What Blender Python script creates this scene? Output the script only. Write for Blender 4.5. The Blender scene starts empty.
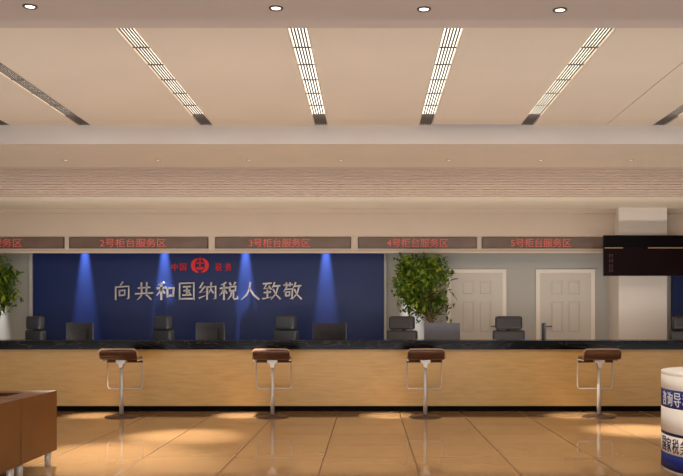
import bpy, bmesh, math, random
from mathutils import Vector, Matrix
random.seed(7)
C = bpy.context.scene.collection
PI = math.pi
# ------------------------------------------------------------------ camera
F, CX, CY, EYE = 880.0, 369.0, 318.0, 1.24      # focal length in px, principal point, eye height
def PX(x, d): return (x - CX) * d / F
def PZ(y, d): return EYE + (CY - y) * d / F
cam = bpy.data.cameras.new('camera'); co = bpy.data.objects.new('camera', cam); C.objects.link(co)
cam.sensor_width = 36; cam.lens = F / 683 * 36
cam.shift_x = -(CX - 341.5) / 683; cam.shift_y = (CY - 238) / 683
co.location = (0, 0, EYE); co.rotation_euler = (PI/2, 0, 0)
cam.clip_start = 0.05
bpy.context.scene.camera = co
vs = bpy.context.scene.view_settings
vs.view_transform = 'Standard'; vs.look = 'None'; vs.exposure = 0; vs.gamma = 1

# ------------------------------------------------------------------ materials
def lin(c):
    return tuple((v/12.92 if v <= .04045 else ((v+.055)/1.055)**2.4) for v in [k/255 for k in c])
def mat(name, rgb, rough=.5, metal=0, spec=.5, noise=0, nscale=8, stretch=(1,1,1), emit=None, estr=0, coat=0, trans=0):
    m = bpy.data.materials.new(name); m.use_nodes = True
    nt = m.node_tree; b = nt.nodes['Principled BSDF']
    c = lin(rgb)
    b.inputs['Base Color'].default_value = (*c, 1)
    b.inputs['Roughness'].default_value = rough
    b.inputs['Metallic'].default_value = metal
    b.inputs['Specular IOR Level'].default_value = spec
    b.inputs['Coat Weight'].default_value = coat
    if emit:
        b.inputs['Emission Color'].default_value = (*lin(emit), 1)
        b.inputs['Emission Strength'].default_value = estr
    if noise:
        tc = nt.nodes.new('ShaderNodeTexCoord'); mp = nt.nodes.new('ShaderNodeMapping')
        mp.inputs['Scale'].default_value = stretch
        n = nt.nodes.new('ShaderNodeTexNoise'); n.inputs['Scale'].default_value = nscale; n.inputs['Detail'].default_value = 5
        r = nt.nodes.new('ShaderNodeValToRGB')
        r.color_ramp.elements[0].position = .3; r.color_ramp.elements[1].position = .7
        r.color_ramp.elements[0].color = (*[v*(1-noise) for v in c], 1)
        r.color_ramp.elements[1].color = (*[min(1, v*(1+noise)) for v in c], 1)
        nt.links.new(tc.outputs['Object'], mp.inputs[0]); nt.links.new(mp.outputs[0], n.inputs['Vector'])
        nt.links.new(n.outputs['Fac'], r.inputs[0]); nt.links.new(r.outputs[0], b.inputs['Base Color'])
    return m

M = {}
M['ceil']   = mat('ceiling_paint', (219,206,188), .8, spec=.2, noise=.02, nscale=1.5)
M['soffit'] = mat('soffit_paint', (196,184,176), .8, spec=.2, noise=.02, nscale=2)
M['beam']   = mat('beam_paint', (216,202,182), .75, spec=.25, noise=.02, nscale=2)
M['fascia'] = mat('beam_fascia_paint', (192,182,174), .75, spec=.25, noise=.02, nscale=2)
M['slat']   = mat('slat_ceiling', (200,180,164), .6, spec=.3, noise=.04, nscale=3, stretch=(.4,6,1))
M['bulk']   = mat('bulkhead_paint', (202,184,166), .75, spec=.3, noise=.02, nscale=2)
M['wall']   = mat('wall_paint', (184,182,176), .8, spec=.2, noise=.02, nscale=2)
M['column'] = mat('column_paint', (224,214,204), .7, spec=.3, noise=.015, nscale=2)
M['doorframe'] = mat('door_frame_paint', (240,230,218), .45, noise=.02, nscale=3)
M['door']   = mat('door_paint', (212,204,192), .5, noise=.02, nscale=3)
M['blue']   = mat('blue_wall_paint', (20,38,92), .35, spec=.32, noise=.05, nscale=3)
M['kick']   = mat('toe_kick_black', (10,7,6), .6, spec=.08)
M['steel']  = mat('brushed_steel', (205,196,186), .4, metal=.35, noise=.04, nscale=30)
M['chrome'] = mat('polished_chrome', (225,225,228), .1, metal=1, noise=.02, nscale=10)
M['grille'] = mat('louver_metal', (96,88,82), .45, metal=.3, noise=.05, nscale=20)
M['housing']= mat('light_housing', (125,108,92), .6, noise=.05, nscale=12)
M['ventside'] = mat('trough_side', (222,206,188), .6, noise=.03, nscale=12)
M['dark']   = mat('gap_shade', (40,26,20), .8, noise=.05, nscale=6)  # shade above the ceiling panels put into the colour
M['lamp']   = mat('lamp_diffuser', (255,250,240), .5, emit=(255,244,226), estr=2.2, noise=.01, nscale=4)
M['lamp_small'] = mat('lamp_lens', (255,250,240), .4, emit=(255,244,226), estr=3.0, noise=.01, nscale=4)
M['lens_dim'] = mat('small_lamp_lens', (235,220,200), .4, emit=(255,238,214), estr=.7, noise=.01, nscale=4)
M['ring']   = mat('lamp_ring', (92,78,70), .4, metal=.3, noise=.05, nscale=20)
M['ringlight'] = mat('lamp_ring_pale', (190,170,150), .5, noise=.03, nscale=20)
M['walnut'] = mat('walnut_ply', (78,42,22), .35, noise=.25, nscale=6, stretch=(2,12,2), coat=.2)
M['plyedge']= mat('pale_ply_edge', (190,150,112), .45, noise=.08, nscale=30)
M['discm']  = mat('bronze_disc', (84,62,50), .35, metal=.6, noise=.05, nscale=15)
M['leather']= mat('brown_leather', (102,62,22), .45, noise=.08, nscale=5, spec=.25)
M['chairblk']= mat('dark_leather', (30,24,24), .4, noise=.12, nscale=8, spec=.5)
M['chairgry']= mat('grey_leather', (34,37,43), .4, noise=.12, nscale=8, spec=.5)
M['plastic']= mat('black_plastic', (30,28,28), .45, noise=.05, nscale=12)
M['mon']    = mat('monitor_grey', (112,112,124), .4, noise=.05, nscale=6)
M['mondark']= mat('monitor_dark_grey', (46,47,52), .4, noise=.05, nscale=6)
M['screen'] = mat('screen_glass', (12,14,20), .1, noise=.05, nscale=6)
M['led']    = mat('led_panel', (104,84,72), .25, noise=.22, nscale=1.3, stretch=(1.4,1,4), spec=.6)
M['ledframe'] = mat('led_frame', (70,52,42), .4, noise=.06, nscale=10)
M['ledred'] = mat('led_red', (205,92,84), .5, emit=(220,90,80), estr=.10, noise=.04, nscale=40)
M['silver'] = mat('silver_letters', (184,176,172), .35, metal=.7, noise=.06, nscale=12)
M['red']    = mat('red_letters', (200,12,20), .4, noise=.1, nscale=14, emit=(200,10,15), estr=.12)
M['tvblack']= mat('display_black', (5,4,4), .3, noise=.1, nscale=5, spec=.1)
M['tvmaroon']= mat('display_maroon', (20,5,7), .28, noise=.3, nscale=3, spec=.12)
M['tvreflect'] = mat('painted_reflection_line', (150,118,86), .5, noise=.1, nscale=14)  # yellowish reflection on the glossy screen put into colour
M['tvtext'] = mat('display_dim_text', (70,44,48), .5, noise=.1, nscale=14)
M['deskwhite'] = mat('desk_white', (240,232,222), .4, noise=.02, nscale=4, spec=.4)
M['deskblue']  = mat('desk_blue', (16,36,112), .5, spec=.2, noise=.06, nscale=5)
M['desknavy']  = mat('desk_navy', (18,22,66), .5, spec=.2, noise=.06, nscale=5)
M['desktext']  = mat('desk_text_white', (222,220,222), .5, noise=.03, nscale=10)
M['trunk']  = mat('tree_bark', (120,98,70), .8, noise=.25, nscale=14, stretch=(1,1,.3))
M['pot']    = mat('pot_ceramic', (190,180,165), .4, noise=.05, nscale=8)
M['soil']   = mat('potting_soil', (50,36,26), .9, noise=.3, nscale=30)

def leafmat():
    m = bpy.data.materials.new('ficus_leaf'); m.use_nodes = True
    nt = m.node_tree; b = nt.nodes['Principled BSDF']; b.inputs['Roughness'].default_value = .4
    g = nt.nodes.new('ShaderNodeNewGeometry'); r = nt.nodes.new('ShaderNodeValToRGB')
    e = r.color_ramp.elements
    e[0].color = (*lin((44,76,16)), 1); e[1].color = (*lin((170,176,50)), 1)
    k = e.new(.6); k.color = (*lin((92,126,30)), 1)
    nt.links.new(g.outputs['Random Per Island'], r.inputs[0]); nt.links.new(r.outputs[0], b.inputs['Base Color'])
    tr = nt.nodes.new('ShaderNodeBsdfTranslucent'); mx = nt.nodes.new('ShaderNodeMixShader'); mx.inputs[0].default_value = .35
    nt.links.new(r.outputs[0], tr.inputs[0])
    nt.links.new(b.outputs[0], mx.inputs[1]); nt.links.new(tr.outputs[0], mx.inputs[2])
    nt.links.new(mx.outputs[0], nt.nodes['Material Output'].inputs[0])
    return m
M['leaf'] = leafmat()

def woodmat():
    m = bpy.data.materials.new('counter_maple'); m.use_nodes = True
    nt = m.node_tree; b = nt.nodes['Principled BSDF']; b.inputs['Roughness'].default_value = .38
    tc = nt.nodes.new('ShaderNodeTexCoord'); mp = nt.nodes.new('ShaderNodeMapping'); mp.inputs['Scale'].default_value = (1.2, 1, 9)
    n = nt.nodes.new('ShaderNodeTexNoise'); n.inputs['Scale'].default_value = 3; n.inputs['Detail'].default_value = 8; n.inputs['Distortion'].default_value = .4
    r = nt.nodes.new('ShaderNodeValToRGB'); e = r.color_ramp.elements
    e[0].position = .25; e[1].position = .75
    e[0].color = (*lin((196,154,86)), 1); e[1].color = (*lin((212,172,104)), 1)
    for a, c in ((tc.outputs['Object'], mp.inputs[0]), (mp.outputs[0], n.inputs['Vector']), (n.outputs['Fac'], r.inputs[0]), (r.outputs[0], b.inputs['Base Color'])):
        nt.links.new(a, c)
    return m
M['wood'] = woodmat()

def marblemat():
    m = bpy.data.materials.new('black_marble'); m.use_nodes = True
    nt = m.node_tree; b = nt.nodes['Principled BSDF']; b.inputs['Roughness'].default_value = .15; b.inputs['Specular IOR Level'].default_value = .12
    tc = nt.nodes.new('ShaderNodeTexCoord'); mp = nt.nodes.new('ShaderNodeMapping'); mp.inputs['Scale'].default_value = (.7, 1, 3.2)
    mp.inputs['Rotation'].default_value = (0, .12, 0)
    n = nt.nodes.new('ShaderNodeTexNoise'); n.inputs['Scale'].default_value = 2.2; n.inputs['Detail'].default_value = 7; n.inputs['Distortion'].default_value = 2.2
    r = nt.nodes.new('ShaderNodeValToRGB'); e = r.color_ramp.elements
    e[0].position = .476; e[0].color = (*lin((8,8,11)), 1)
    e[1].position = .524; e[1].color = (*lin((8,8,11)), 1)
    k = e.new(.5); k.color = (*lin((62,54,52)), 1)
    for a, c in ((tc.outputs['Object'], mp.inputs[0]), (mp.outputs[0], n.inputs['Vector']), (n.outputs['Fac'], r.inputs[0]), (r.outputs[0], b.inputs['Base Color'])):
        nt.links.new(a, c)
    return m
M['marble'] = marblemat()

def floormat():
    m = bpy.data.materials.new('polished_floor_tiles'); m.use_nodes = True
    nt = m.node_tree; b = nt.nodes['Principled BSDF']
    L = nt.links.new
    geo = nt.nodes.new('ShaderNodeNewGeometry'); sp = nt.nodes.new('ShaderNodeSeparateXYZ'); L(geo.outputs['Position'], sp.inputs[0])
    def mth(op, a, bb=None):
        n = nt.nodes.new('ShaderNodeMath'); n.operation = op
        for i, v in enumerate((a, bb)):
            if v is None: continue
            if isinstance(v, (int, float)): n.inputs[i].default_value = v
            else: L(v, n.inputs[i])
        return n.outputs[0]
    T = .8
    u = mth('DIVIDE', mth('SUBTRACT', sp.outputs[0], .4 - 40), T)
    v = mth('DIVIDE', mth('SUBTRACT', sp.outputs[1], .6 - 40), T)
    fu, fv = mth('FRACT', u), mth('FRACT', v)
    def edge(f, w):
        a = mth('MINIMUM', f, mth('SUBTRACT', 1.0, f))
        return mth('LESS_THAN', a, w)
    joint = mth('MAXIMUM', edge(fu, .0075), edge(fv, .0045))
    cb = nt.nodes.new('ShaderNodeCombineXYZ'); L(mth('FLOOR', u), cb.inputs[0]); L(mth('FLOOR', v), cb.inputs[1])
    wn = nt.nodes.new('ShaderNodeTexWhiteNoise'); wn.noise_dimensions = '2D'; L(cb.outputs[0], wn.inputs['Vector'])
    ns = nt.nodes.new('ShaderNodeTexNoise'); ns.inputs['Scale'].default_value = 2.5; ns.inputs['Detail'].default_value = 6
    L(geo.outputs['Position'], ns.inputs['Vector'])
    fac = mth('ADD', mth('MULTIPLY', wn.outputs[0], .45), mth('MULTIPLY', ns.outputs['Fac'], .55))
    r = nt.nodes.new('ShaderNodeValToRGB'); e = r.color_ramp.elements
    e[0].position = .2; e[1].position = .8
    e[0].color = (*lin((158,122,86)), 1); e[1].color = (*lin((172,137,99)), 1)
    L(fac, r.inputs[0])
    mx = nt.nodes.new('ShaderNodeMix'); mx.data_type = 'RGBA'
    L(joint, mx.inputs[0]); L(r.outputs[0], mx.inputs[6]); mx.inputs[7].default_value = (*lin((96,58,28)), 1)
    L(mx.outputs[2], b.inputs['Base Color'])
    rg = mth('ADD', mth('MULTIPLY', joint, .3), .04); L(rg, b.inputs['Roughness'])
    b.inputs['Specular IOR Level'].default_value = .36
    return m
M['floor'] = floormat()

# ------------------------------------------------------------------ mesh helpers
def box(bm, x0, x1, y0, y1, z0, z1, bev=0, seg=2):
    b = bmesh.new() if bev else bm
    v = [b.verts.new((x, y, z)) for x in (x0, x1) for y in (y0, y1) for z in (z0, z1)]
    for f in ((0,1,3,2), (4,6,7,5), (0,4,5,1), (2,3,7,6), (0,2,6,4), (1,5,7,3)):
        b.faces.new([v[i] for i in f])
    if bev:
        bmesh.ops.bevel(b, geom=b.edges[:], offset=bev, segments=seg, affect='EDGES', profile=.5)
        merge(bm, b)
def merge(bm, b, mtx=None):
    mp = {}
    for v in b.verts: mp[v] = bm.verts.new(mtx @ v.co if mtx else v.co)
    for f in b.faces:
        try: nf = bm.faces.new([mp[v] for v in f.verts]); nf.smooth = f.smooth
        except ValueError: pass
    b.free()
def lathe(bm, prof, n=32, c=(0,0), smooth=True):
    rings = []
    for r, z in prof:
        if r < 1e-6: rings.append([bm.verts.new((c[0], c[1], z))])
        else: rings.append([bm.verts.new((c[0]+r*math.cos(2*PI*i/n), c[1]+r*math.sin(2*PI*i/n), z)) for i in range(n)])
    for a, b in zip(rings, rings[1:]):
        for i in range(n):
            j = (i+1) % n
            vs_ = [a[i % len(a)], a[j % len(a)], b[j % len(b)], b[i % len(b)]]
            u = []
            for q in vs_:
                if q not in u: u.append(q)
            if len(u) > 2:
                f = bm.faces.new(u); f.smooth = smooth
def tube(bm, pts, r, n=8, closed=False, radii=None):
    pts = [Vector(p) for p in pts]; m = len(pts); rings = []
    up = Vector((0,0,1)); prev = None
    for i, p in enumerate(pts):
        if closed: t = (pts[(i+1) % m]-pts[i-1]).normalized()
        else: t = (pts[min(i+1,m-1)]-pts[max(i-1,0)]).normalized()
        if prev is None:
            a = t.cross(up)
            if a.length < 1e-3: a = t.cross(Vector((0,1,0)))
        else: a = prev - t*prev.dot(t)
        a.normalize(); prev = a; b = t.cross(a)
        rr = radii[i] if radii else r
        rings.append([bm.verts.new(p + a*rr*math.cos(2*PI*k/n) + b*rr*math.sin(2*PI*k/n)) for k in range(n)])
    for i in range(m if closed else m-1):
        A, B = rings[i], rings[(i+1) % m]
        for k in range(n):
            f = bm.faces.new((A[k], A[(k+1) % n], B[(k+1) % n], B[k])); f.smooth = True
    if not closed:
        bm.faces.new(rings[0][::-1]); bm.faces.new(rings[-1])
def extrude_poly(bm, poly, y0, y1):          # polygon of (x,z) extruded along y
    a = [bm.verts.new((x, y0, z)) for x, z in poly]; b = [bm.verts.new((x, y1, z)) for x, z in poly]
    n = len(poly)
    bm.faces.new(a); bm.faces.new(b[::-1])
    for i in range(n): bm.faces.new((a[i], b[i], b[(i+1) % n], a[(i+1) % n]))
def obj(name, bm, m, parent=None, loc=None, smooth_angle=False):
    bmesh.ops.recalc_face_normals(bm, faces=bm.faces[:])
    me = bpy.data.meshes.new(name); bm.to_mesh(me); bm.free()
    me.materials.append(m)
    o = bpy.data.objects.new(name, me); C.objects.link(o)
    if loc: o.location = loc
    if parent: o.parent = parent
    return o
def bx(name, m, parent, *a, bev=0, loc=None):
    bm = bmesh.new(); box(bm, *a, bev=bev); return obj(name, bm, m, parent, loc)
def struct(o): o['kind'] = 'structure'; return o
def tag(o, label, cat, group=None):
    o['label'] = label; o['category'] = cat
    if group: o['group'] = group
    return o
def thing(name, label, cat, loc=(0,0,0), rz=0, group=None):
    o = bpy.data.objects.new(name, None); C.objects.link(o); o.empty_display_size = .1
    o.location = loc; o.rotation_euler = (0,0,rz)
    return tag(o, label, cat, group)
def dup(root, loc, rz, label, name=None):
    r = root.copy(); C.objects.link(r); r.location = loc; r.rotation_euler = (0,0,rz); r['label'] = label
    for ch in list(root.children):
        c = ch.copy(); C.objects.link(c); c.parent = r
        for g in list(ch.children):
            d = g.copy(); C.objects.link(d); d.parent = c
    return r
def text_mesh(s, w, h, depth):
    cu = bpy.data.curves.new('t', 'FONT'); cu.body = s; cu.size = 1; cu.extrude = .02
    cu.align_x = 'LEFT'
    o = bpy.data.objects.new('t', cu); C.objects.link(o)
    bpy.context.view_layer.update()
    me = bpy.data.meshes.new_from_object(o.evaluated_get(bpy.context.evaluated_depsgraph_get()))
    bpy.data.objects.remove(o); bpy.data.curves.remove(cu)
    xs = [v.co.x for v in me.vertices]; ys = [v.co.y for v in me.vertices]; zs = [v.co.z for v in me.vertices]
    x0, x1, y0, y1 = min(xs), max(xs), min(ys), max(ys); zc = (min(zs)+max(zs))/2; zr = max(zs)-min(zs)
    bm = bmesh.new(); bm.from_mesh(me); bpy.data.meshes.remove(me)
    for v in bm.verts:      # stands in the XZ plane facing -Y, centred
        x = (v.co.x-(x0+x1)/2)/(x1-x0)*w; z = (v.co.y-(y0+y1)/2)/(y1-y0)*h; y = (v.co.z-zc)/max(zr,1e-6)*depth
        v.co = (x, -y, z)
    return bm

# ------------------------------------------------------------------ levels and depths
HB = EYE + 1.846          # lower ceiling / beam underside
HC = EYE + 2.038          # main ceiling
D_WALL, D_BULK = 15.44, 15.04
D_BEAM0, D_BEAM1 = 9.34, 10.76
XL, XR = -9.0, 9.5

# ---- shell
struct(bx('floor', M['floor'], None, XL, XR, -4, D_WALL+.2, -.1, 0))
struct(bx('wall_back', M['wall'], None, XL, XR, D_WALL, D_WALL+.2, 0, HB+.5))
struct(bx('wall_left', M['wall'], None, XL-.2, XL, -4, D_WALL+.2, 0, HB+.5))
struct(bx('wall_right', M['wall'], None, XR, XR+.2, -4, D_WALL+.2, 0, HB+.5))
# main ceiling: panels between the light troughs
VW = .147
VX = [-3.86, -3.006, -1.72, -.505, .597, 1.667, 3.063]
Y0c, Y1c = 5.9, D_BEAM0
bm = bmesh.new()
edges = [XL] + [v for c in VX for v in (c-VW/2, c+VW/2)] + [XR]
for i in range(0, len(edges), 2):
    a, b = edges[i], edges[i+1]
    y1 = Y1c - (.07 if 0 < i and abs(a-(.597+VW/2)) < .01 else 0)
    if a < 2.5 < b:
        box(bm, a, 2.496, Y0c, y1, HC, HC+.04); box(bm, 2.504, b, Y0c, y1, HC, HC+.04)
    else: box(bm, a, b, Y0c, y1, HC, HC+.04)
for c in VX: box(bm, c-VW/2, c+VW/2, Y0c, 6.19, HC, HC+.04)
struct(obj('ceiling', bm, M['ceil']))
struct(bx('light_block_slab', M['dark'], None, XL, XR, Y0c, D_BEAM0, HC+.14, HC+.2))  # slab added above the panels to stop light leaks and darken the gap
# front lowered ceiling with its stepped edge
struct(bx('trim_1', M['soffit'], None, XL, XR, -4, 5.45, HB, HB+.3))
bm = bmesh.new(); box(bm, XL, XR, 5.45, 6.03, HC-.05, HC+.1); struct(obj('trim_2', bm, M['soffit']))
# far beam
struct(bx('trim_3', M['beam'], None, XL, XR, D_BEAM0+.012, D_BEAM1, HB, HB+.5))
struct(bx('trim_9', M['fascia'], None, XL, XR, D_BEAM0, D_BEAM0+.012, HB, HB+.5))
# slatted ceiling behind the beam: boards running across
bm = bmesh.new()
y = D_BEAM1 + .004; k = 0
while y < 13.4:
    w = .24
    box(bm, XL, XR, y, y+w-.07, HB-.0, HB+.1)
    box(bm, XL, XR, y+w-.07, y+w, HB+.06, HB+.1)
    y += w
box(bm, XL, XR, y, D_WALL, HB+.05, HB+.1)
struct(obj('trim_4', bm, M['slat']))
bm = bmesh.new()
box(bm, XL, XR, y, y+.5, HB-.004, HB+.05); box(bm, XL, XR, y+.52, D_BULK, HB+.01, HB+.05)
struct(obj('trim_5', bm, M['beam']))
# bulkhead above the service area
ZB = PZ(253, D_BULK)
bm = bmesh.new()
box(bm, XL, XR, D_BULK, D_BULK+.10, ZB, HB+.1)
box(bm, XL, XR, D_BULK+.10, D_WALL, HB+.05, HB+.1)
box(bm, XL, XR, D_BULK-.05, D_BULK, HB-.06, HB+.05)
box(bm, XL, XR, D_BULK-.03, D_BULK, ZB, ZB+.03)
struct(obj('trim_6', bm, M['bulk']))
# blue feature walls
def blue(name, x0, x1):
    bm = bmesh.new(); box(bm, x0, x1, D_WALL-.06, D_WALL, 0, HB+.04)
    return struct(obj(name, bm, M['blue']))
blue('wall_feature', PX(33, D_WALL-.06), PX(384, D_WALL-.06))
blue('wall_feature.001', 5.3, XR)
struct(bx('trim_7', M['wall'], None, PX(384,D_WALL-.06)+.003, PX(386.4,D_WALL-.06), D_WALL-.09, D_WALL, 0, HB+.04))
struct(bx('trim_8', M['wall'], None, PX(29.5,D_WALL-.06), PX(33,D_WALL-.06)-.003, D_WALL-.09, D_WALL, 0, HB+.04))
# column
D_COL = 14.8
struct(bx('wall_column', M['column'], None, PX(618.7,D_COL), PX(667,D_COL), D_COL, D_WALL, 0, HB+.05))

# ---- doors
def door(n, xl, xr, ztop, handle_side):
    d = D_WALL
    root = bpy.data.objects.new('door_%d' % n, None); C.objects.link(root); root['kind'] = 'structure'
    root.location = ((xl+xr)/2, d, 0); W = xr-xl; h = ztop
    fw = .062
    bm = bmesh.new()
    box(bm, -W/2-fw, -W/2, -.045, -.001, 0, h+fw); box(bm, W/2, W/2+fw, -.045, -.001, 0, h+fw); box(bm, -W/2, W/2, -.045, -.001, h, h+fw)
    for s in (-1, 1): box(bm, s*(W/2+fw)-.008, s*(W/2+fw)+.008, -.052, -.001, 0, h+fw)
    obj('door_frame', bm, M['doorframe'], root)
    bm = bmesh.new()
    # leaf as stiles and rails around recessed panels
    y0 = -.028
    zs = [0, .18, .95, 1.12, h-.41, h-.30+.02, h-.36+.0]
    pw = W*.235; gap = W*.10
    xs = [(-gap/2-pw, -gap/2), (gap/2, gap/2+pw)]
    rows = [(.16, 1.06), (1.06, h-.52), (h-.40, h-.14)]
    rows = [(.16, .86), (.98, h-.50), (h-.385, h-.135)]
    box(bm, -W/2, W/2, y0+.016, -.001, 0, h)
    # stiles
    box(bm, -W/2, xs[0][0], y0, y0+.016, 0, h); box(bm, xs[0][1], xs[1][0], y0, y0+.016, 0, h); box(bm, xs[1][1], W/2, y0, y0+.016, 0, h)
    zz = 0
    for (a, b) in rows + [(h, h)]:
        for x0, x1 in xs: box(bm, x0, x1, y0, y0+.016, zz, a)
        zz = b
    obj('door_leaf', bm, M['door'], root)
    for (a, b) in rows:
        for x0, x1 in xs:
            bm = bmesh.new(); i = .022
            box(bm, x0+i, x1-i, y0+.004, y0+.018, a+i, b-i, bev=.006, seg=1)
            obj('raised_panel', bm, M['door'], root)
    s = handle_side
    bm = bmesh.new()
    hz = 1.24-8.3/57
    box(bm, s*(W/2-.085)-.018, s*(W/2-.085)+.018, y0-.012, y0, hz-.07, hz+.06, bev=.004)
    tube(bm, [(s*(W/2-.085), y0-.01, hz), (s*(W/2-.085), y0-.055, hz), (s*(W/2-.10), y0-.06, hz), (s*(W/2-.085-.12), y0-.06, hz)], .010)
    obj('door_handle', bm, M['ring'], root)
door(1, PX(450.5,D_WALL), PX(502,D_WALL), PZ(273,D_WALL), 1)
door(2, PX(539.5,D_WALL), PX(590.4,D_WALL), PZ(273,D_WALL), -1)

# ------------------------------------------------------------------ service counter
DF = 11.65
cz = .825
ct = thing('service_counter', 'long maple faced service counter with black toe kick', 'counter', (0, DF, 0))
bx('front_panel', M['wood'], ct, -7.6, 7.4, 0, .05, .076, cz)
bx('toe_kick', M['kick'], ct, -7.6, 7.4, .075, .12, 0, .076)
bx('inner_panel', M['wood'], ct, -7.6, 7.4, .54, .56, 0, cz)
dk = thing('clerk_desk', 'long low work desk directly behind the counter, carrying the monitors', 'desk', (0, DF, 0))
bx('desk_top', M['wood'], dk, -7.6, 7.4, .60, 1.45, .70, .74)
for x in (-7.55,-4.2,-2.2,-.3,1.35,3.2,7.35): bx('leg_panel', M['wood'], dk, x-.02, x+.02, .62, 1.4, 0, .70)
bm = bmesh.new(); box(bm, -7.65, 7.45, 0, .62, cz, .945, bev=.006)
tag(obj('marble_countertop', bm, M['marble'], None, (0, DF-.05, 0)), 'long black veined marble top running along the service counter', 'countertop')

# ------------------------------------------------------------------ bar stools
def make_stool():
    t = thing('bar_stool', 'x', 'stool', group='bar stools at the service counter')
    bm = bmesh.new(); lathe(bm, [(0,0), (.205,0), (.205,.008), (.19,.014), (.03,.02), (.026,.03), (0,.03)], 40)
    obj('base', bm, M['discm'], t)
    bm = bmesh.new(); lathe(bm, [(0,.02), (.025,.02), (.025,.40), (.021,.405), (.021,.68), (0,.68)], 20)
    obj('pole', bm, M['steel'], t)
    # bracket below the seat
    bm = bmesh.new()
    poly = [(-.02,.62), (.02,.62), (.026,.665), (.062,.69), (.062,.712), (-.062,.712), (-.062,.69), (-.026,.665)]
    extrude_poly(bm, poly, -.05, .05)
    obj('seat_bracket', bm, M['steel'], t)
    # bent plywood seat: profile in Y (camera side = rolled-up back lip), width along X
    prof = []
    # section (y,z) from the front edge (+y) to the raised back lip (-y)
    for y, z in ((.212,.672), (.212,.705), (.195,.724), (.165,.73), (.08,.73), (-.02,.728), (-.09,.726), (-.13,.73), (-.155,.745), (-.17,.775), (-.18,.81), (-.187,.845)):
        prof.append((y, z))
    th = .024
    bm = bmesh.new(); W = .225; nseg = len(prof)
    def off(i):
        a = Vector(prof[max(i-1,0)]); b = Vector(prof[min(i+1,nseg-1)]); d = (b-a).normalized()
        return Vector((d.y, -d.x))*th            # upward / inward normal
    xs = [-W, -W+.012, -W+.03, -.1, 0, .1, W-.03, W-.012, W]
    top = []; bot = []
    for i, (y, z) in enumerate(prof):
        o = off(i); rt = []; rb = []
        for x in xs:
            e = 0
            # round the corners of the lip
            if i >= nseg-2 and abs(x) > W-.035: e = (abs(x)-(W-.035))/.035
            zz = z - e*e*.028*(1 if i == nseg-1 else .2)
            rb.append(bm.verts.new((x, y, zz))); rt.append(bm.verts.new((x, y+(-o.x if z > .727 or y < 0 else -abs(o.x)), zz+abs(o.y))))
        top.append(rt); bot.append(rb)
    def grid(G, flip=False):
        for i in range(len(G)-1):
            for j in range(len(xs)-1):
                q = (G[i][j], G[i][j+1], G[i+1][j+1], G[i+1][j])
                f = bm.faces.new(q[::-1] if flip else q); f.smooth = True
    grid(top); grid(bot, True)
    n = len(xs)
    for i in range(nseg-1):
        bm.faces.new((top[i][0], top[i+1][0], bot[i+1][0], bot[i][0])); bm.faces.new((top[i][-1], bot[i][-1], bot[i+1][-1], top[i+1][-1]))
    for j in range(n-1):
        bm.faces.new((top[0][j], bot[0][j], bot[0][j+1], top[0][j+1]))
    # open lip end closed
        bm.faces.new((top[-1][j], top[-1][j+1], bot[-1][j+1], bot[-1][j]))
    seat = obj('seat', bm, M['walnut'], t)
    # pale steel edge running over the lip and down both sides
    bm = bmesh.new()
    pts = [(-W-.004,-.13,.735), (-W-.004,-.165,.775), (-W-.002,-.183,.822), (-W+.03,-.192,.853), (0,-.194,.856), (W-.03,-.192,.853), (W+.002,-.183,.822), (W+.004,-.165,.775), (W+.004,-.13,.735)]
    tube(bm, pts, .011, 8)
    obj('seat_edge', bm, M['plyedge'], seat)
    # square steel loop: runs under the seat and hangs down in front as the footrest
    bm = bmesh.new(); w = .222; yb = .205; zt, zl = .712, .335
    pts = [(-w,-.10,zt), (-w,yb-.03,zt), (-w,yb,zt-.03), (-w,yb+.01,zl+.03), (-w+.025,yb+.012,zl), (w-.025,yb+.012,zl), (w,yb+.01,zl+.03), (w,yb,zt-.03), (w,yb-.03,zt), (w,-.10,zt)]
    tube(bm, pts, .0095, 8)
    obj('footrest', bm, M['steel'], t)
    return t
D_ST = 11.03
st = make_stool()
labels = ['leftmost of the four walnut bar stools, nearest the brown armchairs',
          'walnut bar stool in front of counter, second from the left, below the slogan end',
          'walnut bar stool in front of counter, third from left, below the ficus tree',
          'rightmost walnut bar stool, nearest the round blue and white desk']
for i, (x, r) in enumerate(((121.5, .06), (272.5, .02), (425.3, 0), (599, -.02))):
    loc = (PX(x, D_ST), D_ST, 0)
    if i == 0: st.location = loc; st.rotation_euler.z = r; st['label'] = labels[0]
    else: dup(st, loc, r, labels[i])

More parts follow.
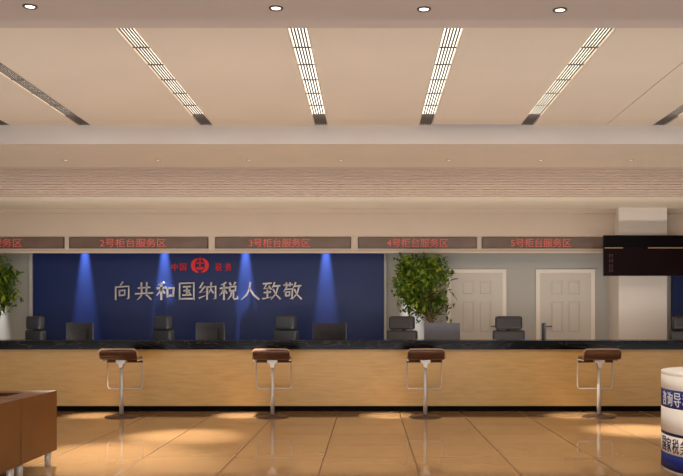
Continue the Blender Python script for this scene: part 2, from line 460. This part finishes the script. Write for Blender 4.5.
# ------------------------------------------------------------------ office chairs behind the counter
def make_office_chair(m, W=.50):
    t = thing('office_chair', 'x', 'chair', group='office chairs behind the counter')
    bm = bmesh.new(); box(bm, -W/2, W/2, -.24, .24, .43, .53, bev=.035, seg=3)
    obj('seat', bm, m, t)
    bm = bmesh.new(); box(bm, -W/2, W/2, .16, .27, .56, 1.05, bev=.03, seg=3)
    # slight lean
    bmesh.ops.transform(bm, matrix=Matrix.Shear('XZ', 4, (0, .06)) if False else Matrix.Identity(4), verts=bm.verts[:])
    obj('backrest', bm, m, t)
    w2 = W/2*.84
    bm = bmesh.new(); box(bm, -w2, w2, .15, .27, 1.055, 1.27, bev=.04, seg=3)
    obj('headrest', bm, m, t)
    bm = bmesh.new(); box(bm, -.03, .03, .27, .30, .45, 1.12, bev=.008); box(bm, -.03, .03, -.02, .30, .40, .43, bev=.008)
    obj('back_support', bm, M['plastic'], t)
    for s in (-1, 1):
        bm = bmesh.new()
        x = s*(W/2+.03)
        tube(bm, [(x-s*.05,-.1,.44), (x,-.1,.46), (x,-.12,.68), (x,.0,.70), (x,.17,.70), (x-s*.03,.2,.70)], .016, 8)
        box(bm, x-.03, x+.03, -.16, .16, .70, .73, bev=.01)
        obj('armrest', bm, M['plastic'], t)
    bm = bmesh.new(); lathe(bm, [(0,.10), (.03,.10), (.03,.25), (.022,.26), (.022,.43), (0,.43)], 16)
    obj('gas_post', bm, M['steel'], t)
    bm = bmesh.new()
    for k in range(5):
        a = 2*PI*k/5
        tube(bm, [(0,0,.12), (.16*math.cos(a),.16*math.sin(a),.10), (.29*math.cos(a),.29*math.sin(a),.075)], .02, 8, radii=[.028,.022,.016])
    b = obj('star_base', bm, M['plastic'], t)
    for k in range(5):
        a = 2*PI*k/5
        bm = bmesh.new()
        c = Vector((.29*math.cos(a), .29*math.sin(a), .032))
        tube(bm, [c+Vector((-math.sin(a)*.022, math.cos(a)*.022, 0)), c-Vector((-math.sin(a)*.022, math.cos(a)*.022, 0))], .032, 12)
        obj('caster', bm, M['plastic'], b)
    return t
DCH = 13.55
chd = make_office_chair(M['chairblk'])
chg = make_office_chair(M['chairgry'], .46)
chair_specs = [(35.5, -.65, chg, 'grey office chair at far left, beside the leafy plant at the picture edge'),
    (163, -.70, chg, 'office chair before the blue wall, below the red emblem lettering left half'),
    (286, -.65, chg, 'dark office chair before the blue wall, below the last slogan characters'),
    (402, -.42, chd, 'dark leather office chair in front of the ficus tree'),
    (508.7, .0, chd, 'dark leather office chair between the two white panelled doors'),
    (686, .0, chd, 'dark office chair right of the white column, cut by the picture edge')]
used = set()
for x, r, proto, lab in chair_specs:
    loc = (PX(x, DCH+.2)+.21*math.sin(r), DCH-.21*math.cos(r)+.2, 0)
    if proto not in used:
        used.add(proto); proto.location = loc; proto.rotation_euler.z = r; proto['label'] = lab
    else: dup(proto, loc, r, lab)

# ------------------------------------------------------------------ monitors (backs towards us)
def make_monitor(m):
    t = thing('computer_monitor', 'x', 'monitor', group='monitors on the clerk desk')
    W, z0, z1 = .52, .085, .43
    bm = bmesh.new(); box(bm, -W/2, W/2, -.012, .022, z0, z1, bev=.006)
    c = obj('casing', bm, m, t)
    bm = bmesh.new(); box(bm, -W/2+.10, W/2-.10, -.02, -.011, z0+.06, z1-.08, bev=.004)
    obj('rear_bulge', bm, m, c)
    bx('screen', M['screen'], t, -W/2+.018, W/2-.018, .021, .026, z0+.02, z1-.018)
    bm = bmesh.new(); box(bm, -.03, .03, -.062, -.011, .012, z0+.05, bev=.006); obj('stand', bm, M['plastic'], t)
    bm = bmesh.new(); lathe(bm, [(0,0), (.115,0), (.115,.008), (.05,.014), (0,.014)], 28, c=(0,-.05)); obj('foot', bm, M['plastic'], t)
    return t
DM, ZD = 12.7, .74
mg, md = make_monitor(M['mon']), make_monitor(M['mondark'])
used = set()
for x, r, p, lab in [(79.5, -.48, md, 'grey monitor turned aslant, first from left on the clerk desk'),
    (210, -.52, md, 'grey monitor between the second and third office chairs'),
    (329.5, -.35, md, 'grey monitor near the right end of the blue wall'),
    (442, -.04, mg, 'pale blue grey monitor back beside the ficus tree'),
    (544.3, 1.32, md, 'narrow monitor seen edge on, before the right white door')]:
    loc = (PX(x, DM), DM, ZD)
    if p not in used: used.add(p); p.location = loc; p.rotation_euler.z = r; p['label'] = lab
    else: dup(p, loc, r, lab)

# ------------------------------------------------------------------ number boards on the bulkhead
def sign(n, x0, x1, tx0, tx1, label):
    d = D_BULK-.03
    X0, X1 = PX(x0,d), PX(x1,d); z0, z1 = PZ(248.4,d), PZ(237.2,d)
    t = thing('led_board', label, 'sign', ((X0+X1)/2, D_BULK, z0), group='number boards on the bulkhead')
    w = X1-X0; h = z1-z0
    bm = bmesh.new()
    box(bm, -w/2, w/2, -.026, 0, 0, h)
    obj('casing', bm, M['ledframe'], t)
    bx('display_face', M['led'], t, -w/2+.02, w/2-.02, -.032, -.024, .012, h-.012)
    tw = PX(tx1,d)-PX(tx0,d); tx = (PX(tx0,d)+PX(tx1,d))/2-(X0+X1)/2
    bm = text_mesh('%d号柜台服务区' % n, tw, .145, .006)
    bmesh.ops.translate(bm, verts=bm.verts[:], vec=(tx, -.035, h/2))
    o = obj('lettering', bm, M['ledred'], t); o['label'] = 'red illuminated Chinese lettering'
sign(1, -78, 64, -43, 22, 'number board cut by the left picture edge, showing only its last characters')
sign(2, 69, 208, 100, 166, 'number board reading 2 with red Chinese lettering')
sign(3, 215, 351, 249, 310, 'number board reading 3 with red Chinese lettering')
sign(4, 358, 477, 387, 448, 'number board reading 4 with red Chinese lettering')
sign(5, 482, 606, 511, 571, 'number board reading 5 with red Chinese lettering')

# ------------------------------------------------------------------ slogan characters
def stroke(bm, pts, w, s, y0, y1, taper=1):
    P = [Vector((p[0]-50, 50-p[1]))*s for p in pts]
    n = len(P); L = []; R = []
    for i in range(n):
        a = P[max(i-1,0)]; b = P[min(i+1,n-1)]; t = (b-a).normalized(); nn = Vector((-t.y, t.x))
        ww = w*s/2*(1.15 if i == 0 else 1.0)
        if i == n-1 and taper: ww *= (.35 if taper == 1 else 1.2)
        if 0 < i < n-1:
            c = (P[i]-a).normalized().dot((b-P[i]).normalized()); ww *= min(1.35, 1/max(.5, math.sqrt((1+c)/2)))
        L.append(P[i]+nn*ww); R.append(P[i]-nn*ww)
    for i in range(n-1):
        extrude_poly(bm, [(q.x, q.y) for q in (L[i], L[i+1], R[i+1], R[i])], y0, y1)
T1, T0 = 1, 2      # tapering fall, firm end
PU = [([(66,4),(60,22),(50,38)],1), ([(60,26),(95,22)],2), ([(84,26),(74,62),(46,95)],1), ([(58,40),(74,70),(97,93)],2)]
HE = lambda k: [([(42*k,5),(30*k,13),(12*k,19)],1), ([(5,37),(52*k,32)],2), ([(29*k,15),(29*k,97)],2), ([(28*k,39),(20*k,57),(3,74)],1), ([(32*k,45),(48*k,63)],2)]
CH = {
 'xiang': [([(54,2),(47,14),(38,25)],1), ([(17,27),(17,97)],2), ([(17,30),(85,26),(85,88),(73,92)],1), ([(36,47),(37,78)],2), ([(36,49),(65,46),(63,76)],2), ([(37,74),(63,71)],2)],
 'gong': [([(17,35),(83,31)],2), ([(36,6),(38,62)],2), ([(65,4),(62,60)],2), ([(3,65),(97,60)],2), ([(38,70),(30,82),(13,97)],1), ([(60,70),(74,80),(88,96)],2)],
 'he': HE(1.0)+[([(60,35),(62,84)],2), ([(60,37),(94,33),(90,80)],2), ([(62,76),(91,73)],2)],
 'guo': [([(13,8),(13,96)],2), ([(13,11),(87,8),(87,96)],2), ([(13,91),(87,90)],2), ([(30,29),(71,27)],2), ([(33,49),(67,47)],2), ([(27,72),(74,70)],2), ([(50,29),(50,71)],2), ([(59,55),(68,65)],2)],
 'na': [([(28,5),(10,35),(31,33)],1), ([(37,26),(9,60),(37,54)],1), ([(5,87),(39,74)],1), ([(48,27),(48,96)],2), ([(48,30),(92,26),(92,89),(81,92)],1), ([(69,4),(67,40),(54,67)],1), ([(68,42),(81,62)],2)],
 'shui': HE(.92)+[([(56,6),(63,20)],2), ([(87,4),(76,20)],1), ([(56,27),(58,53)],2), ([(56,29),(88,26),(85,51)],2), ([(58,50),(85,48)],2), ([(66,52),(62,76),(46,96)],1), ([(76,52),(76,87),(81,92),(96,90),(97,76)],1)],
 'ren': [([(52,4),(47,42),(31,72),(4,96)],1), ([(48,36),(66,68),(97,94)],2)],
 'zhi': [([(5,13),(50,9)],2), ([(26,13),(11,38),(43,34)],1), ([(36,23),(47,43)],2), ([(9,59),(47,55)],2), ([(28,43),(28,86)],2), ([(3,91),(52,81)],1)]+PU,
 'jing': [([(3,20),(51,16)],2), ([(17,6),(20,29)],2), ([(37,4),(34,27)],2), ([(18,31),(3,55)],1), ([(13,42),(49,39),(47,88),(36,91)],1), ([(13,56),(15,78)],2), ([(13,57),(35,54),(33,76)],2), ([(15,76),(33,73)],2)]+PU,
}
DB = D_WALL-.06
ordn = ['first', 'second', 'third', 'fourth', 'fifth', 'sixth', 'seventh', 'eighth', 'last']
wide = {'he': 9, 'ren': 8.5, 'shui': 7.5}
for i, (k, x) in enumerate(zip(('xiang','gong','he','guo','na','shui','ren','zhi','jing'), (122.8,144.7,166,187.3,208,228.8,250.3,271.8,292.8))):
    bm = bmesh.new()
    for pts, tp in CH[k]: stroke(bm, pts, wide.get(k, 6.6), .00335, -.05, -.012, tp)
    # stand-off pins behind the character
    for px_, pz_ in (CH[k][1][0][0], CH[k][1][0][-1]):
        s = .00335; box(bm, (px_-50)*s-.006, (px_-50)*s+.006, -.012, 0, (50-pz_)*s-.006, (50-pz_)*s+.006)
    o = obj('wall_character', bm, M['silver'], None, (PX(x,DB), DB-.001, PZ(291,DB)))
    tag(o, 'silver raised slogan character on the blue wall, %s from the left' % ordn[i] if i < 8 else 'silver raised slogan character on the blue wall, last at the right', 'letter', 'silver slogan characters')

# red emblem line
for s, x, w, which in (('中', 175, .125, 'first'), ('国', 183.4, .125, 'second'), ('税', 218.7, .135, 'third'), ('务', 228.6, .135, 'last')):
    bm = text_mesh(s, w*.82, w, .03)
    # thicken strokes
    o = obj('red_character', bm, M['red'], None, (PX(x,DB), DB-.0145, PZ(267,DB)))
    side = {'first': 'far left of the red emblem', 'second': 'directly left of the red emblem', 'third': 'directly right of the red emblem', 'last': 'far right of the red emblem'}[which]
    tag(o, 'small red raised character on blue wall, ' + side, 'letter', 'red characters beside the emblem')
bm = bmesh.new()
def arc_band(cx, cz, r0, r1, a0, a1, n=14, taper=True, sx=1, sz=1):
    L = []; R = []
    for i in range(n+1):
        t = i/n; a = math.radians(a0+(a1-a0)*t); k = (math.sin(PI*t)**.6 if taper else 1); k = max(k, .08)
        rm = (r0+r1)/2; hw = (r1-r0)/2*k
        L.append((cx+sx*(rm+hw)*math.cos(a), cz+sz*(rm+hw)*math.sin(a))); R.append((cx+sx*(rm-hw)*math.cos(a), cz+sz*(rm-hw)*math.sin(a)))
    for i in range(n): extrude_poly(bm, [L[i], L[i+1], R[i+1], R[i]], -.035, 0)
arc_band(0, 0, .085, .155, 100, 262, sx=1.02)
arc_band(0, 0, .085, .155, 80, -82, sx=1.02)
arc_band(0, -.01, .035, .07, 200, 340, taper=False)
extrude_poly(bm, [(-.013,-.06), (.013,-.06), (.013,.12), (0,.15), (-.013,.12)], -.035, 0)
extrude_poly(bm, [(-.06,.035), (.06,.035), (.06,.055), (-.06,.055)], -.035, 0)
tag(obj('wall_emblem', bm, M['red'], None, (PX(200.3,DB), DB-.001, PZ(265.5,DB))), 'red round emblem above the slogan on the blue wall', 'emblem')

# ------------------------------------------------------------------ hanging display on the column
DT = 14.55
X0, X1 = PX(604,DT), PX(690,DT); z0, z1 = PZ(275.8,DT), PZ(235.2,DT)
w, h = X1-X0, z1-z0
t = thing('wall_display', 'wide black display board mounted high on the white column', 'display', ((X0+X1)/2, DT, z0))
bm = bmesh.new(); box(bm, -w/2, w/2, 0, .07, 0, h, bev=.004); obj('casing', bm, M['tvblack'], t)
bx('header_strip', M['tvblack'], t, -w/2+.012, w/2-.012, -.006, .001, h*.70, h-.012)
scr = bx('screen', M['tvmaroon'], t, -w/2+.012, w/2-.012, -.005, .001, .012, h*.69)
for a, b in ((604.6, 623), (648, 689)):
    bx('line', M['tvreflect'], scr, PX(a,DT)-(X0+X1)/2, PX(b,DT)-(X0+X1)/2, -.008, -.004, h*.675, h*.70)  # painted strips stand in for the reflection across the screen
for i, zc in enumerate((.30, .22, .13, .06)):
    bm = text_mesh('日', .06, .052, .003); bmesh.ops.translate(bm, verts=bm.verts[:], vec=(PX(611,DT)-(X0+X1)/2, -.0065, zc+.03)); obj('dim_character', bm, M['tvtext'], scr)
bm = bmesh.new(); box(bm, -.3, .3, .07, D_COL-DT, h*.3, h*.7)
obj('bracket', bm, M['plastic'], t)

# ------------------------------------------------------------------ ceiling lights
def linear_light(cx, label):
    y0, y1 = 6.2, D_BEAM0-.005
    t = thing('linear_ceiling_light', label, 'ceiling light', (cx, y0, HC), group='slatted linear lights in the ceiling')
    L = y1-y0; w = VW-.004; lit = L-.42
    bm = bmesh.new()
    box(bm, -w/2, -w/2+.006, 0, L, .0, .09); box(bm, w/2-.006, w/2, 0, L, .0, .09); box(bm, -w/2, w/2, 0, L, .09, .10)
    box(bm, -w/2, w/2, L-.02, L, .012, .09)
    obj('housing', bm, M['ventside'], t)
    bx('diffuser', M['lamp'], t, -w/2+.007, w/2-.007, .0, lit, .030, .036)
    bx('end_cover', M['housing'], t, -w/2+.007, w/2-.007, lit, L-.021, .020, .026)
    for k in range(5):
        x = -w/2+.014 + (w-.028)*(k+.5)/5
        bx('louver', M['grille'], t, x-.0065, x+.0065, .0, L-.021, .004, .0105)
    for k in range(1, 7):
        yy = lit*k/6
        bx('cross_bar', M['grille'], t, -w/2+.007, w/2-.007, yy-.012, yy+.012, .005, .010)
    return t
for c, lab in zip(VX, ['slatted ceiling light at far left, only its dark end in view',
        'slatted ceiling light second from left, dull, cut by the left picture edge', 'slatted ceiling light above the slogan start, steeply slanting at left',
        'slatted ceiling light left of centre, above the number board 3', 'slatted ceiling light right of centre, above the number board 4',
        'bright slatted ceiling light above the number board 5', 'slatted ceiling light at right, cut by the right picture edge']):
    linear_light(c, lab)
# downlights in the front ceiling
def downlight(r, ringm, lens):
    t = thing('downlight', 'x', 'ceiling light')
    bm = bmesh.new(); lathe(bm, [(r*.66,.0), (r*.70,-.006), (r*.95,-.007), (r,-.003), (r,.0)], 28); obj('trim_ring', bm, ringm, t)
    bm = bmesh.new(); lathe(bm, [(0,-.003), (r*.66,-.003), (r*.68,-.0005)], 28); obj('lens', bm, lens, t)
    return t
big = downlight(.043, M['ring'], M['lamp_small']); big['group'] = 'large downlights in the front ceiling'
fr = [((30,6.2),'large round downlight in the front ceiling, leftmost'), ((276,7.8),'large round downlight in the front ceiling, second from left'),
      ((424,8.8),'large round downlight in the front ceiling, third from left'), ((560,9.6),'large round downlight in the front ceiling, rightmost')]
front_pos = []
for i, ((x, y), lab) in enumerate(fr):
    d = F*(HB-EYE)/(CY-y); loc = (PX(x,d), d, HB); front_pos.append(loc)
    if i == 0: big.location = loc; big['label'] = lab
    else: dup(big, loc, 0, lab)
sm = downlight(.036, M['ringlight'], M['lens_dim']); sm['group'] = 'small downlights in the far beam'
beam_pos = []
for i, x in enumerate((66,158,249,341,449,541,631)):
    d = F*(HB-EYE)/(CY-160); loc = (PX(x,d), d, HB); beam_pos.append(loc)
    lab = 'small round downlight in the lowered beam, ' + ['leftmost of seven','second from left','third from left','middle of seven','third from right','second from right','rightmost of seven'][i]
    if i == 0: sm.location = loc; sm['label'] = lab
    else: dup(sm, loc, 0, lab)

# ------------------------------------------------------------------ potted trees
def make_tree(name, label, loc, seed, tx=.1):
    rnd = random.Random(seed)
    t = thing(name, label, 'plant', loc, group='potted trees behind the counter')
    bm = bmesh.new(); lathe(bm, [(0,0), (.15,0), (.16,.02), (.20,.36), (.215,.38), (.215,.41), (.19,.41), (.185,.36), (0,.35)], 28); pot = obj('pot', bm, M['pot'], t)
    bm = bmesh.new(); lathe(bm, [(0,.375), (.10,.372), (.184,.362)], 24); obj('soil', bm, M['soil'], t)
    bm = bmesh.new()
    tops = []
    for k in range(3):
        a = k*2.1+.4
        pts = [(tx*.8+.03*math.cos(a), .03*math.sin(a), .34), (tx+.02*math.cos(a+1), .02*math.sin(a+1), .75), (tx+.03*math.cos(a+2), .03*math.sin(a+2), 1.15), (.15*math.cos(a), .12*math.sin(a), 1.6), (.2*math.cos(a), .16*math.sin(a), 2.0)]
        tube(bm, pts, .02, 8, radii=[.034,.03,.026,.016,.008]); tops += pts[2:]
    for k in range(30):
        z = 1.2+rnd.random()*.8; a = rnd.random()*2*PI; r = .28+rnd.random()*.2
        s = Vector((tx*(1-(z-1.2)), 0, z-.15))
        tube(bm, [s, s+Vector((r*.6*math.cos(a), r*.5*math.sin(a), .12)), s+Vector((r*math.cos(a), r*.75*math.sin(a), .2))], .006, 5, radii=[.010,.006,.003])
    obj('trunk', bm, M['trunk'], t)
    bm = bmesh.new()
    cl = []
    for k in range(70):
        z = 1.38+rnd.random()*.84; u = (z-1.38)/.84
        R = .45*(1-abs(u-.55)*.7)
        a = rnd.random()*2*PI; r = R*(rnd.random()**.5)
        cl.append((Vector((r*math.cos(a), r*.72*math.sin(a), z)), .12+rnd.random()*.07))
    for k in range(2600):
        c, s = cl[rnd.randrange(len(cl))]
        p = c+Vector((rnd.gauss(0,s*.6), rnd.gauss(0,s*.45), rnd.gauss(0,s*.55)))
        if p.z > 2.33-loc[2] : p.z = 2.33-rnd.random()*.12
        p.y = max(-.5, min(.40, p.y)); p.x = max(-.56, min(.56, p.x))
        l = .038+rnd.random()*.03; wd = l*.42
        m = Matrix.Translation(p) @ Matrix.Rotation(rnd.random()*2*PI, 4, 'Z') @ Matrix.Rotation(rnd.uniform(-.2,1.3), 4, 'Y') @ Matrix.Rotation(rnd.uniform(-.8,.8), 4, 'X')
        vv = [bm.verts.new(m @ Vector(q)) for q in ((-l,0,0), (-l*.2,-wd,.006), (l*.6,-wd*.6,.004), (l,0,-.008), (l*.6,wd*.6,.004), (-l*.2,wd,.006))]
        bm.faces.new(vv)
    obj('foliage', bm, M['leaf'], t)
make_tree('potted_ficus', 'bushy green ficus tree between the blue wall and the left white door', (PX(421.5,14.85), 14.85, 0), 3, .17)
make_tree('potted_ficus', 'leafy green plant cut by the left picture edge', (PX(-13,14.85), 14.85, 0), 5, -.1)

# ------------------------------------------------------------------ brown cube armchairs
def make_armchair():
    # local: back towards +X, open towards -X, width along Y (0..-W)
    t = thing('cube_armchair', 'x', 'armchair', group='brown leather armchairs')
    W, D, zb, zt, th = .755, .82, .123, .626, .205
    bm = bmesh.new(); box(bm, -th, 0, -W, 0, zb, zt, bev=.004); obj('backrest', bm, M['leather'], t)
    for y0, y1 in ((-th, -.002), (-W+.002, -W+th)):
        bm = bmesh.new(); box(bm, -D, -th+.004 if False else -th, y0, y1, zb, zt-.001, bev=.004); obj('armrest', bm, M['leather'], t)
    bm = bmesh.new(); box(bm, -D, -th, -W+th, -th, zb, .30, bev=.006); obj('seat_base', bm, M['leather'], t)
    bm = bmesh.new(); box(bm, -D-.005, -th-.002, -W+th+.004, -th-.004, .30, .43, bev=.03, seg=3); obj('seat_cushion', bm, M['leather'], t)
    for x in (-.05, -D+.05):
        for y in (-.075, -W+.075):
            bm = bmesh.new(); lathe(bm, [(0,0), (.027,0), (.027,.126), (0,.126)], 18, c=(x,y)); obj('leg', bm, M['steel'], t)
    return t
ac = make_armchair()
XS = PX(57, 7.46)
ac.location = (XS, 7.46, 0); ac['label'] = 'brown leather cube armchair at lower left, the one nearer the counter'
dup(ac, (XS, 7.46-.755-.022, 0), 0, 'brown leather cube armchair at lower left, the front one cut by the picture edge')

# ------------------------------------------------------------------ round information desk
R = .8; CC = (3.228, 7.188)
t = thing('round_desk', 'round white and blue information desk at the lower right', 'desk', (CC[0], CC[1], 0))
def ring(name, z0, z1, m, r=R, n=96):
    bm = bmesh.new(); lathe(bm, [(r-.03,z0), (r,z0), (r,z1), (r-.03,z1)], n); return obj(name, bm, m, t)
ring('plinth', 0, .012, M['deskwhite'], R-.004)
ring('blue_base', .012, .141, M['deskblue'])
lower = ring('white_band', .141, .288, M['deskwhite'])
ring('navy_stripe', .288, .312, M['desknavy'])
ring('white_band', .312, .512, M['deskwhite'])
upper = ring('blue_band', .512, .66, M['deskblue'])
ring('white_band', .66, .775, M['deskwhite'])
bm = bmesh.new(); lathe(bm, [(0,.775), (R,.775), (R,.801), (R-.004,.805), (0,.805)], 96); obj('desk_top', bm, M['deskwhite'], t)
# lettering bent round the desk
ray = Vector((.315, .949)); nrm = Vector((.949, -.315))
def bent(s, zc, hh, ww, theta, m, parent):
    bm = text_mesh(s, ww, hh, .004)
    bmesh.ops.subdivide_edges(bm, edges=bm.edges[:], cuts=1)
    for v in bm.verts:
        th = theta + v.co.x/R; rr = R+.001-v.co.y
        p = -nrm*math.cos(th)*rr - ray*math.sin(th)*rr
        v.co = (p.x, p.y, zc+v.co.z)
    obj('desk_character', bm, m, parent)
for i, s in enumerate('咨询导税服务台'): bent(s, .586, .112, .092, .27+i*.145, M['desktext'], upper)
for i, s in enumerate('国家税务总局'): bent(s, .214, .116, .094, .25+i*.14, M['desknavy'], lower)

# ------------------------------------------------------------------ lights
def light(kind, name, loc, energy, color=(1,.86,.68), aim=None, rot=None, **k):
    l = bpy.data.lights.new(name, kind); l.energy = energy; l.color = color
    for a, v in k.items(): setattr(l, a, v)
    o = bpy.data.objects.new(name, l); C.objects.link(o); o.location = loc
    if aim is not None: o.rotation_euler = (Vector(aim)-Vector(loc)).to_track_quat('-Z', 'Y').to_euler()
    elif rot: o.rotation_euler = rot
    return o
WARM = (1,.9,.75)
aims = [(-3.5,11.2), (-1.95,9.2), (-1.62,11.2), (.25,11.2), (2.7,11.2), (2.0,9.0), (3.0,9.7)]
pw = [1900, 1700, 2000, 1700, 2000, 80, 1700]
for (x, y, z), (ax, ay), e in zip(beam_pos, aims, pw):
    light('SPOT', 'beam_spot', (x, y, z-.02), e, WARM, aim=(ax,ay,0), spot_size=(.27 if ay > 11 else .46), spot_blend=1, shadow_soft_size=.08)
light('SPOT', 'beam_spot', (-3.54, 10.2, HB-.02), 3000, WARM, aim=(-2.3,7.8,0), spot_size=.5, spot_blend=1, shadow_soft_size=.08)
for x, y, z in front_pos:
    light('SPOT', 'front_spot', (x, y, z-.02), 60, (1,.92,.8), aim=(x, y+.6, 0), spot_size=1.6, spot_blend=.7, shadow_soft_size=.05)
# wall washers in the slot behind the bulkhead, one above each scallop
for x in (85, 164.5, 245.5, 326, 412, -6):
    X = PX(x, D_WALL-.06)
    light('SPOT', 'wall_washer', (X, D_WALL-.135, HB-.02), 2400 if 50 < x < 400 else 1800, (1,.98,.98), aim=(X, D_WALL-.08, .5), spot_size=.29, spot_blend=.9, shadow_soft_size=.02)
for c in VX[1:]:
    light('AREA', 'linear_lamp', (c, 7.55, HC+.0), 16, (1,.95,.88), rot=(0,0,0), shape='RECTANGLE', size=.12, size_y=2.6)
# added fill lights with no real source, then an area light over the clerks
light('AREA', 'rear_fill', (0, -3.4, 1.5), 110, (1,.97,.94), aim=(0, 6, 1.5), shape='RECTANGLE', size=15, size_y=2.4)  # unseen soft fill added behind the camera
light('AREA', 'ceiling_fill', (0, 5.2, .2), 140, (.97,.98,1), aim=(0, 9.4, 3.1), shape='RECTANGLE', size=15, size_y=.8, spread=math.radians(110))  # fill added below the view to brighten main ceiling and beam
light('AREA', 'ceiling_fill', (0, 2.2, .2), 95, (.96,.97,1), aim=(0, 3.9, 3.1), shape='RECTANGLE', size=15, size_y=.8, spread=math.radians(90))  # second added fill, lifts the front soffit
light('AREA', 'slat_fill', (0, 12.9, .78), 140, (1,.92,.84), aim=(0, 12.95, 3), shape='RECTANGLE', size=13, size_y=.25)  # unseen fill added behind the counter to light slats and bulkhead
light('AREA', 'clerk_area_light', (-1, 13.0, HB-.06), 60, (1,.92,.82), rot=(0,0,0), shape='RECTANGLE', size=12, size_y=1.2)  # wide area light facing down, no fixture modelled
w = bpy.data.worlds.new('world'); bpy.context.scene.world = w; w.use_nodes = True
w.node_tree.nodes['Background'].inputs[0].default_value = (1,.93,.85,1); w.node_tree.nodes['Background'].inputs[1].default_value = .4
